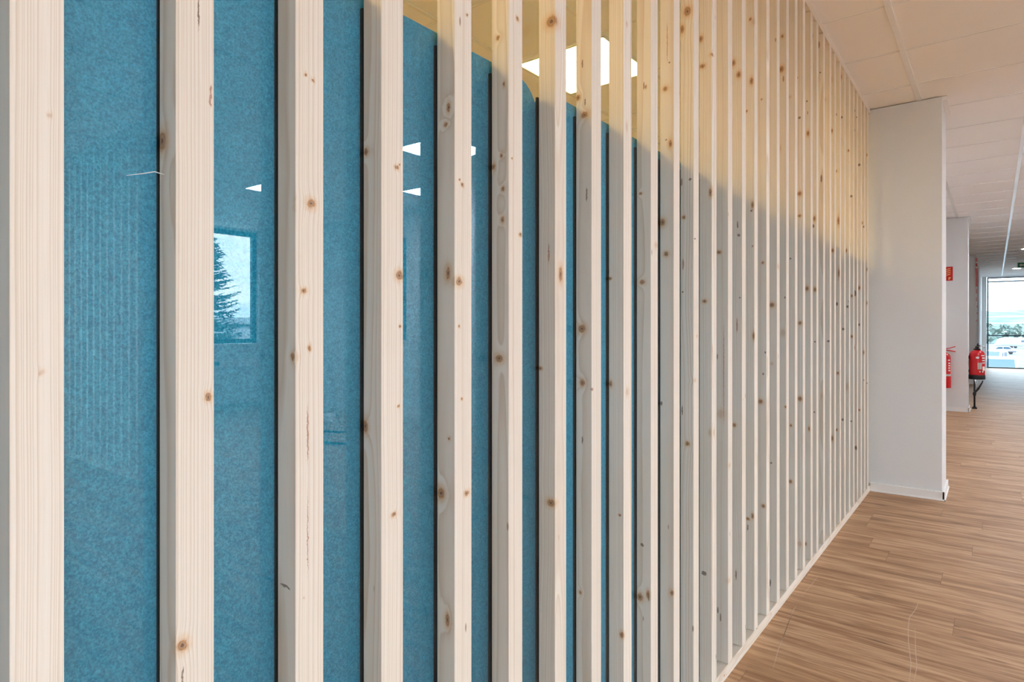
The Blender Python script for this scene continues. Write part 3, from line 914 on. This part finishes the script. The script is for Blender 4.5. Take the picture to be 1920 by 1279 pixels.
t = thing('smoke_detector', 'small white smoke detector on the far ceiling beyond the last column', 'smoke detector', (0.62, 18.6, H))
b = BM()
lathe(b, [(0.052, -0.001), (0.052, -0.012), (0.045, -0.022), (0.032, -0.026), (0.030, -0.036), (0.012, -0.042)], seg=24)
obj('housing', b, M['white'], t)
b = BM()
lathe(b, [(0.031, -0.028), (0.0315, -0.034)], seg=24)
obj('vent_ring', b, M['blackm'], t)

# ------------------------------------------------------------------ exit sign
t = thing('exit_sign', 'green emergency exit sign with white arrow hanging under the far ceiling', 'sign', (1.155, 18.70, 2.625))
b = BM()
bx(b, 0, 0.40, -0.012, 0.012, 0, 0.135, 0.003)
obj('housing', b, M['white'], t, label='thin white frame of the sign')
b = BM()
bx(b, 0.012, 0.388, -0.0145, -0.011, 0.012, 0.123)
obj('face', b, M['green'], t)
b = BM()
prism(b, [(0.035, 0.067), (0.075, 0.102), (0.075, 0.080), (0.150, 0.080), (0.150, 0.054), (0.075, 0.054), (0.075, 0.032)], 'Y', -0.0165, -0.0140)
obj('arrow', b, M['label_white'], t, label='white arrow pointing left')
b = BM()
lathe(b, [(0.011, -0.0165), (0.011, -0.0140)], (0.222, 0, 0.104), 14, 'Y')
for pts in ([(0.205, 0.094), (0.228, 0.092), (0.236, 0.060), (0.214, 0.058)],
            [(0.214, 0.060), (0.196, 0.050), (0.186, 0.028), (0.196, 0.026), (0.206, 0.042), (0.226, 0.056)],
            [(0.226, 0.060), (0.250, 0.048), (0.246, 0.022), (0.258, 0.022), (0.264, 0.052), (0.238, 0.068)],
            [(0.206, 0.092), (0.186, 0.080), (0.180, 0.062), (0.187, 0.060), (0.194, 0.074), (0.210, 0.082)],
            [(0.230, 0.090), (0.256, 0.078), (0.270, 0.084), (0.268, 0.090), (0.254, 0.086), (0.232, 0.096)]):
    prism(b, pts, 'Y', -0.0165, -0.0140)
obj('running_figure', b, M['label_white'], t, label='white running figure')
b = BM()
for a in ((0.28, 0.288, 0.022, 0.116), (0.352, 0.360, 0.022, 0.116), (0.28, 0.36, 0.108, 0.116)):
    bx(b, a[0], a[1], -0.0165, -0.0140, a[2], a[3])
obj('doorway_mark', b, M['label_white'], t)
for xx in (0.08, 0.32):
    b = BM()
    tube(b, [(xx, 0, 0.133), (xx, 0, H - 2.625 - 0.0005)], 0.004, 8)
    obj('hanger_rod', b, M['white'], t)

# ------------------------------------------------------------------ fire extinguisher sign
t = thing('fire_extinguisher_sign', 'red square sign with pale yellow flames on the middle column', 'sign', (0.05, COLY[1] - 0.001, 1.905))
b = BM()
bx(b, 0, 0.20, -0.003, -0.0005, 0, 0.205)
obj('plate', b, M['red_sign'], t)
b = BM()
for k in range(4):
    pts = []
    for j in range(7):
        f = j / 6
        pts.append((0.118 + 0.058 * f, 0.066 + 0.028 * k + 0.036 * f + 0.006 * math.sin(f * 6.0)))
    up = [(p[0], p[1] + 0.009 * math.sin(PI * (0.12 + 0.76 * q / 6))) for q, p in enumerate(pts)]
    prism(b, pts + up[::-1], 'Y', -0.0045, -0.0029)
bx(b, 0.150, 0.158, -0.0045, -0.0029, 0.014, 0.050)
bx(b, 0.158, 0.178, -0.0045, -0.0029, 0.042, 0.050)
bx(b, 0.158, 0.172, -0.0045, -0.0029, 0.028, 0.034)
obj('flame_symbol', b, M['yellow'], t, label='pale yellow flame strokes and letter F')
b = BM()
bx(b, 0.03, 0.075, -0.0045, -0.0029, 0.03, 0.135, 0.0)
lathe(b, [(0.0225, -0.0045), (0.0225, -0.0029)], (0.0525, 0, 0.135), 18, 'Y')
bx(b, 0.046, 0.060, -0.0045, -0.0029, 0.155, 0.175, 0.0)
obj('extinguisher_symbol', b, M['yellow'], t)

# red strip hanging on the far column
t = thing('hanging_tape', 'red and white tape strip hanging on the edge of the farthest column', 'tape', (0.432, COLY[2] - 0.03, 0.0))
zz = 2.74
for i, (dz, red) in enumerate(((0.075, 1), (0.035, 0), (0.07, 1), (0.035, 0), (0.40, 1), (0.05, 0), (0.10, 1), (0.08, 0), (0.09, 1),
                               (0.09, 0), (0.05, 1), (0.10, 0), (0.04, 1), (0.12, 0), (0.04, 1))):
    if red:
        b = BM()
        w = 0.030 if i < 6 else 0.014
        n = 4
        prev = None
        for j in range(n + 1):
            z = zz - dz * j / n
            s = 0.006 * math.sin(z * 9)
            a = [b.verts.new(p) for p in ((-w / 2 + s, 0, z), (w / 2 + s, 0.004, z), (w / 2 + s, 0.006, z), (-w / 2 + s, 0.002, z))]
            if prev:
                for q in range(4):
                    b.faces.new((prev[q], prev[(q + 1) % 4], a[(q + 1) % 4], a[q]))
            else:
                b.faces.new(a)
            prev = a
        b.faces.new(prev)
        obj('red_band', b, M['red_sign'], t)
    zz -= dz
b = BM()
pts = [(0.006 * math.sin(z * 9), 0.004, z) for z in [2.78 - 0.1 * k for k in range(19)]]
tube(b, pts, 0.0035, 6)
obj('cord', b, M['label_white'], t)


# ------------------------------------------------------------------ fire extinguishers
def patch(b, r, a0, a1, z0, z1, n=8, cz=0):
    """a label lying on a cylinder of radius r"""
    rows = []
    for k in range(n + 1):
        a = a0 + (a1 - a0) * k / n
        rows.append([b.verts.new((q * math.cos(a), q * math.sin(a), z)) for q in (r + 0.0003, r + 0.0012) for z in (z0, z1)])
    for p, q in zip(rows, rows[1:]):
        b.faces.new((p[2], q[2], q[3], p[3]))
        b.faces.new((p[0], p[1], q[1], q[0]))
        b.faces.new((p[0], q[0], q[2], p[2]))
        b.faces.new((p[1], p[3], q[3], q[1]))
    b.faces.new((rows[0][0], rows[0][2], rows[0][3], rows[0][1]))
    b.faces.new((rows[-1][0], rows[-1][1], rows[-1][3], rows[-1][2]))


def oval(b, r, a, z, ra, rz, n=20):
    pts = [(a + ra * math.cos(2 * PI * k / n), z + rz * math.sin(2 * PI * k / n)) for k in range(n)]
    lo = [b.verts.new(((r + .0004) * math.cos(u), (r + .0004) * math.sin(u), w)) for u, w in pts]
    hi = [b.verts.new(((r + .0014) * math.cos(u), (r + .0014) * math.sin(u), w)) for u, w in pts]
    b.faces.new(lo)
    b.faces.new(hi)
    for k in range(n):
        b.faces.new((lo[k], lo[(k + 1) % n], hi[(k + 1) % n], hi[k]))


# the large one on the side of the middle column
R1 = 0.094
ex = thing('fire_extinguisher', 'large red fire extinguisher with black base ring on the middle column side', 'fire extinguisher',
           (0.528, 11.36, 0.464), 0, 'red fire extinguishers on the middle column')
b = BM()
lathe(b, [(R1 - 0.002, 0.05), (R1, 0.066), (R1, 0.345), (R1 * 0.96, 0.375), (R1 * 0.84, 0.400), (R1 * 0.6, 0.418), (0.036, 0.428), (0.030, 0.436)], seg=40)
obj('cylinder', b, M['red'], ex)
b = BM()
lathe(b, [(R1 + 0.003, 0.0), (R1 + 0.005, 0.004), (R1 + 0.005, 0.060), (R1 + 0.001, 0.064)], seg=40)
obj('base_ring', b, M['black'], ex, label='black rubber base ring')
b = BM()
lathe(b, [(0.040, 0.428), (0.044, 0.433), (0.044, 0.444), (0.026, 0.450), (0.022, 0.478), (0.016, 0.486)], seg=24)
bx(b, -0.010, 0.030, -0.060, 0.012, 0.462, 0.478, 0.003)
obj('valve', b, M['blackm'], ex, label='black valve head')
b = BM()
prism(b, [(-0.012, 0.470), (0.006, 0.528), (0.022, 0.520), (0.016, 0.500), (0.060, 0.495), (0.062, 0.486), (0.010, 0.476)], 'Y', -0.010, 0.010)
obj('handle', b, M['blackm'], ex)
b = BM()
tube(b, [(0.02, -0.02, 0.470), (0.050, -0.045, 0.490), (0.078, -0.05, 0.482), (0.090, -0.045, 0.462)], 0.007, 10)
lathe(b, [(0.015, -0.048), (0.017, -0.040), (0.017, -0.028), (0.014, -0.024)], (0.030, 0, 0.468), 18, 'Y')
obj('gauge', b, M['chrome'], ex, label='bright pressure gauge and spout')
A = math.radians(-92)      # direction towards the open floor and camera
b = BM()
oval(b, R1, A + 0.10, 0.318, 0.22, 0.016)
obj('oval_badge', b, M['label_white'], ex)
b = BM()
patch(b, R1, A + 0.12, A + 0.66, 0.150, 0.245)
pic = obj('instruction_label', b, M['label_grey'], ex)
b = BM()
for k in range(5):
    patch(b, R1 + 0.001, A + 0.20, A + 0.20 + 0.20 + 0.06 * (k % 3), 0.164 + 0.016 * k, 0.169 + 0.016 * k, 4)
obj('print_lines', b, M['red'], pic)
for a0, a1, z0, z1 in ((0.60, 1.15, 0.340, 0.356), (0.72, 1.25, 0.305, 0.322), (0.72, 1.25, 0.269, 0.286), (0.72, 1.25, 0.233, 0.250),
                       (0.80, 1.3, 0.130, 0.190)):
    b = BM()
    patch(b, R1, A + a0, A + a1, z0, z1)
    obj('white_print', b, M['label_white'], ex)
for a0, ra, rz in ((0.42, 0.10, 0.010), (0.85, 0.12, 0.012)):
    b = BM()
    oval(b, R1, A + a0, 0.115, ra, rz)
    obj('white_mark', b, M['label_white'], ex)
b = BM()
tube(b, [(-0.01, 0.03, 0.455), (-0.02, 0.075, 0.44), (-0.02, 0.108, 0.38), (-0.01, 0.112, 0.2), (0.0, 0.108, 0.05), (0.005, 0.105, 0.0)], 0.010, 10)
obj('hose', b, M['black'], ex)
for z0, z1 in ((0.30, 0.345), (0.10, 0.14)):
    b = BM()
    bx(b, -0.1005, -0.094, -0.03, 0.03, z0, z1, 0.002)
    obj('wall_bracket', b, M['blackm'], ex)

# its stand with the forked rest
st = thing('extinguisher_stand', 'black upright stand with forked arm under the large extinguisher', 'stand', (0.493, 11.64, 0))
b = BM()
tube(b, [(0, 0, 0.02), (0, 0, 0.50)], 0.0125, 12)
obj('pole', b, M['blackm'], st)
b = BM()
bx(b, -0.032, 0.032, -0.032, 0.032, 0.0, 0.022, 0.004)
bx(b, -0.02, 0.02, -0.02, 0.02, 0.018, 0.036, 0.004)
obj('foot', b, M['black'], st)
b = BM()
tube(b, [(0, -0.004, 0.22), (0.008, -0.004, 0.255), (0.045, -0.006, 0.300), (0.092, -0.01, 0.40), (0.100, -0.01, 0.43)], [0.016, 0.017, 0.014, 0.009, 0.009], 10)
lathe(b, [(0.020, 0.20), (0.022, 0.215), (0.022, 0.235), (0.018, 0.25)], seg=16)
obj('fork', b, M['blackm'], st)
b = BM()
tube(b, [(0.004, -0.016, 0.44), (0.016, -0.02, 0.39), (0.030, -0.016, 0.335), (0.028, -0.012, 0.31)], 0.008, 8)
obj('clip', b, M['chrome'], st, label='bright metal clip')

# the slimmer one on the front of the middle column
R2 = 0.080
ex2 = thing('fire_extinguisher', 'slim red fire extinguisher half hidden behind the nearest column', 'fire extinguisher',
            (0.150, COLY[1] - 0.092, 0.345), 0, 'red fire extinguishers on the middle column')
b = BM()
lathe(b, [(R2 * 1.05 - 0.004, 0.0), (R2 * 1.05, 0.006), (R2 * 1.05, 0.165), (R2, 0.170), (R2, 0.43), (R2 * 0.93, 0.465), (R2 * 0.72, 0.492), (0.030, 0.510), (0.026, 0.520)], seg=36)
obj('cylinder', b, M['red'], ex2)
b = BM()
A2 = math.radians(-80)
patch(b, R2, A2 + 0.1, A2 + 1.2, 0.172, 0.200)
obj('grey_band', b, M['label_grey'], ex2)
for a0, a1, z0, z1 in [(0.5, 0.9, 0.395, 0.410)] + [(0.55, 0.95, 0.245 + 0.035 * k, 0.262 + 0.035 * k) for k in range(4)]:
    b = BM()
    patch(b, R2, A2 + a0, A2 + a1, z0, z1)
    obj('white_print', b, M['label_white'], ex2)
b = BM()
lathe(b, [(0.024, 0.518), (0.024, 0.56), (0.014, 0.575)], seg=18)
obj('valve', b, M['blackm'], ex2)
b = BM()
tube(b, [(0.01, 0, 0.565), (0.06, -0.005, 0.575), (0.135, -0.005, 0.600)], 0.006, 8)
obj('handle', b, M['red'], ex2, label='upper red lever')
b = BM()
tube(b, [(0.01, 0, 0.548), (0.07, -0.005, 0.540), (0.137, -0.005, 0.528)], 0.008, 8)
obj('carry_handle', b, M['red'], ex2, label='lower red lever')
b = BM()
tube(b, [(-0.02, -0.01, 0.54), (-0.07, -0.02, 0.50), (-0.098, -0.02, 0.40), (-0.10, -0.02, 0.15)], 0.009, 8)
obj('hose', b, M['black'], ex2)
b = BM()
bx(b, -0.03, 0.03, 0.078, 0.0915, 0.36, 0.40, 0.002)
obj('wall_bracket', b, M['blackm'], ex2)

# ------------------------------------------------------------------ the second slatted screen (seen mirrored in the glass)
sc2 = thing('slatted_screen', 'second screen of pale slats seen mirrored in the first pane', 'partition')
m2 = slat_wood('spruce_plain', 91, [])
Y2 = 2.05
proto = None
x = 4.50
while x < XR - 0.05:
    b = BM()
    bx(b, 0, S, 0.0, SD, SD + 0.0005, H - SD - 0.0005, 0.001)
    if proto is None:
        proto = obj('slat', b, m2, sc2, loc=(x, Y2, 0))
    else:
        b.free()
        c = proto.copy()
        COL.objects.link(c)
        c.parent = sc2
        c.location = (x, Y2, 0)
    x += 0.150
for nm, z0 in (('bottom_rail', 0.0), ('top_rail', H - SD)):
    b = BM()
    bx(b, 4.50, XR - 0.01, Y2, Y2 + SD, z0 + 0.0005, z0 + SD - 0.0005, 0.001)
    obj(nm, b, rail_mat, sc2)

# ------------------------------------------------------------------ loose things on the floor, mirrored in the glass
def arc(cx, cy, r, a0, a1, n=24, z=0.006, sq=0.5):
    return [(cx + r * math.cos(a0 + (a1 - a0) * k / n), cy + r * sq * math.sin(a0 + (a1 - a0) * k / n), z) for k in range(n + 1)]


b = BM()
tube(b, arc(5.9, 4.75, 1.0, 1.2, -2.6, z=0.013) + arc(4.9, 4.22, 0.6, 2.6, 6.0, z=0.013), 0.012, 8)
c = obj('cable', b, M['black'])
tag(c, 'long black cable curling over the floor, mirrored low in the glass', 'cable')
t = thing('power_supply', 'small white power supply lying on the floor, mirrored in the third gap', 'power supply', (5.98, 4.90, 0.0), 0.5)
b = BM()
bx(b, -0.16, 0.16, -0.06, 0.06, 0.0, 0.095, 0.012)
obj('housing', b, M['white'], t)
b = BM()
bx(b, 0.02, 0.14, -0.12, -0.062, 0.0, 0.05, 0.006)
obj('plug', b, M['white'], t)
b = BM()
tube(b, [(-0.15, 0, 0.03), (-0.35, 0.02, 0.009), (-0.6, 0.12, 0.008), (-0.9, 0.1, 0.008)], 0.007, 8)
obj('lead', b, M['white'], t)

# ------------------------------------------------------------------ outdoors
GZ = -3.5
asphalt = simple('asphalt', (0.10, 0.115, 0.13), 0.8, vscale=0.4, var=0.15)
grass = simple('rough_grass', (0.07, 0.12, 0.06), 0.9, vscale=0.05, var=0.3)
hill_m, nt, out = new_mat('wooded_hillside')
P = nt.n('ShaderNodeTexCoord').outputs['Object']
a = nt.noise(P, 0.045, 5.0, 0.65)
bb = nt.noise(P, 0.012, 3.0, 0.6)
cc = nt.mix(nt.step(a, 0.35, 0.65), (0.05, 0.10, 0.10), (0.14, 0.19, 0.15))
cc = nt.mix(nt.step(bb, 0.55, 0.62), cc, (0.30, 0.33, 0.27))
principled(nt, out, cc, 0.95, 0.0, None, 0.1)

b = BM()
bx(b, -900, 900, -300, 260, GZ - 0.5, GZ)
g = struct('floor_outdoor_tarmac', b, asphalt, 'pale tarmac of the vehicle park outside the end window')
b = BM()
bx(b, XR + 0.3, 21.0, -14, 12, -0.75, -0.45)
bx(b, -2, 12, -16, -6.35, -0.75, -0.45)
struct('floor_bounce_slab', b, simple('pale_bounce_face', (0.74, 0.74, 0.73), 0.9, vscale=30, var=0.15))  # unseen pale slabs added outside to bounce daylight onto the ceiling
b = BM()
NX, NY = 60, 24
rnd = random.Random(5)
grid = []
for j in range(NY + 1):
    row = []
    for i in range(NX + 1):
        x = -600 + 1400 * i / NX
        y = 258 + 640 * j / NY
        f = j / NY
        z = GZ - 0.6 + 31 * (f ** 1.2) * (0.82 + 0.10 * math.sin(x * 0.011 + 1.9) + 0.04 * math.sin(x * 0.043 + y * .02)) + rnd.uniform(-0.6, 0.6) * (1 if j else 0)
        row.append(b.verts.new((x, y, z)))
    grid.append(row)
for j in range(NY):
    for i in range(NX):
        f = b.faces.new((grid[j][i], grid[j][i + 1], grid[j + 1][i + 1], grid[j + 1][i]))
        f.smooth = True
h = obj('hill', b, hill_m)
h['kind'] = 'structure'
h['label'] = 'low wooded hill on the horizon beyond the end window'


def leafy(name, x, y, z0, hgt, rad, mat, label, seed, n=260, group=None):
    r = random.Random(seed)
    t = thing(name, label, 'tree', (x, y, z0), 0, group)
    b = BM()
    tube(b, [(0, 0, 0), (0.05, 0, hgt * 0.6)], [rad * 0.08, rad * 0.04], 8)
    obj('trunk', b, M['blackm'], t)
    b = BM()
    for _ in range(n):
        u, v = r.uniform(0, 2 * PI), math.acos(r.uniform(-1, 1))
        q = rad * r.uniform(0.5, 1.0)
        c = Vector((q * math.sin(v) * math.cos(u), q * math.sin(v) * math.sin(u), hgt * 0.6 + hgt * 0.4 * math.cos(v)))
        s = rad * r.uniform(0.10, 0.22)
        d1 = Vector((r.uniform(-1, 1), r.uniform(-1, 1), r.uniform(-1, 1))).normalized()
        d2 = d1.cross(Vector((r.uniform(-1, 1), 0.3, r.uniform(-1, 1)))).normalized()
        b.faces.new([b.verts.new(c + d1 * s * p + d2 * s * o) for p, o in ((-1, -.6), (0, -1), (1, -.4), (.8, .7), (-.5, 1))])
    obj('foliage', b, mat, t)


leafm = simple('hazy_green', (0.17, 0.23, 0.20), 0.9, vscale=3, var=0.3)  # green lightened to carry the distance haze
leafd = simple('hazy_dark_green', (0.13, 0.19, 0.17), 0.9, vscale=3, var=0.3)  # darker foliage, also paled for haze
rt = random.Random(11)
LT = ['leftmost pale bushy tree at the foot of the hill', 'leftmost darker bushy tree behind the pale ones below the hill',
      'second pale bushy tree from the left, above the caravan roof', 'second darker tree from the left below the hill',
      'third pale bushy tree from the left below the hill', 'third darker tree from the left below the hill',
      'rightmost pale bushy tree below the hill']
for i in range(7):
    leafy('hillside_tree', -1 + 9.5 * (i // 2) + 4.6 * (i % 2), 268 + 34 * (i % 2) + rt.uniform(0, 5), GZ - 0.5, rt.uniform(5, 8.5), rt.uniform(2.6, 4.2),
          leafm if i % 2 == 0 else leafd, LT[i], 40 + i, 150, 'pale trees below the hill' if i % 2 == 0 else 'dark trees below the hill')

vwhite = simple('vehicle_white', (0.62, 0.63, 0.64), 0.3, 0, 0.5, 0.01)
vglass = simple('vehicle_glass', (0.03, 0.07, 0.11), 0.1, 0, 0.8, 0.02)
vsilver = simple('vehicle_silver', (0.38, 0.40, 0.42), 0.3, 0.4, 0.5, 0.02)
vred = simple('tail_light', (0.4, 0.02, 0.02), 0.3)


def wheels(t, xs, w, r=0.34):
    for xx in xs:
        for yy in (-w / 2 + 0.02, w / 2 - 0.24):
            b = BM()
            lathe(b, [(r * 0.5, yy), (r, yy + 0.02), (r, yy + 0.20), (r * 0.5, yy + 0.22)], (xx, 0, r), 20, 'Y')
            obj('wheel', b, M['black'], t)


def vehicle(name, label, cat, loc, rz, outline, w, glass, wx, mat=None, group=None, cabin=None):
    """side outline extruded across the width; windows set into the sides, front and rear"""
    t = thing(name, label, cat, loc, rz, group)
    b = BM()
    prism(b, outline, 'Y', -w / 2, w / 2)
    bmesh.ops.bevel(b, geom=list(b.edges), offset=0.06, segments=2, affect='EDGES')
    for f in b.faces:
        f.smooth = True
    obj('body', b, mat or vwhite, t)
    for pts in glass:
        for s in (-1, 1):
            b = BM()
            prism(b, pts, 'Y', s * w / 2 - 0.02, s * (w / 2 + 0.012)) if s > 0 else prism(b, pts, 'Y', -w / 2 - 0.012, -w / 2 + 0.02)
            obj('side_window', b, vglass, t)
    wheels(t, wx, w)
    return t


# caravan with rounded nose, broadside on
cv = vehicle('caravan', 'long white caravan with rounded nose parked in the middle distance', 'caravan', (0.9, 203, GZ), 0,
             [(0.0, 0.9), (0.1, 0.45), (6.9, 0.40), (7.0, 2.2), (6.7, 2.62), (2.0, 2.66), (0.9, 2.35), (0.25, 1.6)], 2.2,
             [[(5.3, 1.5), (6.4, 1.5), (6.4, 2.0), (5.3, 2.0)]], (3.4, 4.2))
b = BM()
bx(b, 7.0, 8.2, -0.06, 0.06, 0.45, 0.55)
obj('tow_bar', b, M['blackm'], cv)
mh = vehicle('motorhome', 'white motorhome parked to the right of the long caravan', 'motorhome', (9.9, 204, GZ), 0,
             [(0.0, 0.45), (6.2, 0.42), (6.2, 2.9), (1.2, 3.0), (0.4, 2.2), (1.3, 1.95), (0.7, 1.35), (0.05, 1.1)], 2.2,
             [[(1.4, 1.3), (2.0, 1.3), (2.0, 1.85), (1.6, 1.85)], [(3.6, 1.6), (4.8, 1.6), (4.8, 2.1), (3.6, 2.1)]], (1.0, 4.8))
CAR = [(0.0, 0.35), (4.3, 0.35), (4.35, 0.85), (4.0, 0.95), (3.3, 1.42), (1.5, 1.46), (0.8, 0.98), (0.05, 0.85)]
CARG = [[(1.15, 0.98), (1.65, 1.36), (2.3, 1.38), (2.3, 0.98)], [(2.4, 0.98), (2.4, 1.38), (3.2, 1.36), (3.65, 0.98)]]
vehicle('car', 'silver car parked far off in front of the caravan nose', 'car', (-0.2, 152, GZ), 0, CAR, 1.75, CARG, (0.8, 3.5), vsilver)
VAN = [(0.0, 0.4), (5.2, 0.4), (5.25, 2.35), (5.0, 2.5), (1.5, 2.5), (0.75, 1.45), (0.05, 1.15)]


def windscreen(t, w, pts):
    b = BM()
    vs4 = [b.verts.new(p) for p in pts]
    b.faces.new(vs4)
    off = Vector((-0.02, 0, 0.015))
    v2 = [b.verts.new(Vector(p) + off) for p in pts]
    b.faces.new(v2)
    for k in range(4):
        b.faces.new((vs4[k], vs4[(k + 1) % 4], v2[(k + 1) % 4], v2[k]))
    obj('windscreen', b, vglass, t)


v1 = vehicle('van', 'white van seen end-on at the left edge of the end window', 'van', (0.4, 100, GZ), math.radians(78), 
             [(0.0, 0.4), (4.4, 0.4), (4.4, 1.8), (4.2, 1.95), (1.3, 1.95), (0.7, 1.2), (0.05, 1.0)], 1.8,
             [[(1.3, 1.2), (2.2, 1.2), (2.2, 1.75), (1.5, 1.75)], [(2.5, 1.2), (4.0, 1.2), (4.0, 1.75), (2.5, 1.75)]], (0.8, 3.6))
windscreen(v1, 1.8, [(0.74, -0.75, 1.26), (0.74, 0.75, 1.26), (1.24, 0.70, 1.86), (1.24, -0.70, 1.86)])
v2 = vehicle('van', 'nearest white van with a broad dark windscreen just below the end window', 'van', (1.15, 59.5, GZ), math.radians(90), VAN, 2.1,
             [[(1.3, 1.45), (2.2, 1.45), (2.2, 2.1), (1.65, 2.1)]], (0.9, 4.2))
windscreen(v2, 2.1, [(0.78, -0.88, 1.53), (0.78, 0.88, 1.53), (1.44, 0.84, 2.40), (1.44, -0.84, 2.40)])
v3 = vehicle('box_trailer', 'low white box trailer standing right of the nearest van', 'trailer', (2.75, 61.0, GZ), 0,
             [(0.0, 0.5), (5.5, 0.5), (5.5, 2.42), (0.0, 2.42)], 2.0, [], (2.4, 3.2))

# conifer and profiled-sheet building beyond the side window
needles = simple('conifer_needles', (0.018, 0.055, 0.040), 0.9, vscale=6, var=0.4)
t = thing('conifer_tree', 'tall dark conifer outdoors, mirrored through the side window', 'tree', (30.0, 14.85, GZ))
b = BM()
tube(b, [(0, 0, 0), (0.05, 0.0, 5.0), (0.0, 0.05, 10.2)], [0.28, 0.16, 0.03], 10)
obj('trunk', b, M['blackm'], t)
b = BM()
r = random.Random(8)
for k in range(330):
    f = (k + 0.5) / 330
    z = 1.2 + 8.6 * f
    L = (2.6 * (1 - f) ** 0.8 + 0.25) * r.uniform(0.7, 1.1)
    a = r.uniform(0, 2 * PI)
    for j in range(14):
        q = (j + 1) / 14
        c = Vector((math.cos(a) * L * q, math.sin(a) * L * q, z - 0.25 * L * q + 0.35 * L * q * q))
        s = 0.30 * (1.1 - 0.5 * q) * r.uniform(0.7, 1.2)
        for _ in range(2):
            d1 = Vector((math.cos(a + r.uniform(-.9, .9)), math.sin(a + r.uniform(-.9, .9)), r.uniform(-0.5, 0.35))).normalized()
            d2 = Vector((r.uniform(-1, 1), r.uniform(-1, 1), r.uniform(-.6, .6))).normalized()
            b.faces.new([b.verts.new(c + d1 * s), b.verts.new(c - d1 * s * .4 + d2 * s * .30), b.verts.new(c - d1 * s * .4 - d2 * s * .30)])
obj('needles', b, needles, t)

t = thing('shed_building', 'pale profiled-sheet building outdoors, mirrored below the window tree', 'building', (45.0, 23.6, GZ))
wm = simple('pale_sheet_metal', (0.80, 0.82, 0.84), 0.5, 0.0, 0.4, 0.03, 1.0)
b = BM()
pts = []
for k in range(0, 130):
    y = k * 0.3
    pts += [(0.0, y), (0.0, y + 0.13), (0.06, y + 0.15), (0.06, y + 0.28)]
prism(b, pts + [(8, 39), (8, 0)], 'Z', 0, 4.95)
obj('wall', b, wm, t)
b = BM()
bx(b, -0.15, 8, -0.1, 39.2, 4.95, 5.10)
obj('gutter', b, M['frame'], t)
b = BM()
pts = []
for k in range(0, 130):
    y = k * 0.3
    pts += [(-0.10, y), (-0.10, y + 0.18), (0.0, y + 0.2), (0.0, y + 0.28)]
prism(b, pts + [(8, 39), (8, 0)], 'Z', 5.10, 5.62)
obj('parapet', b, wm, t)
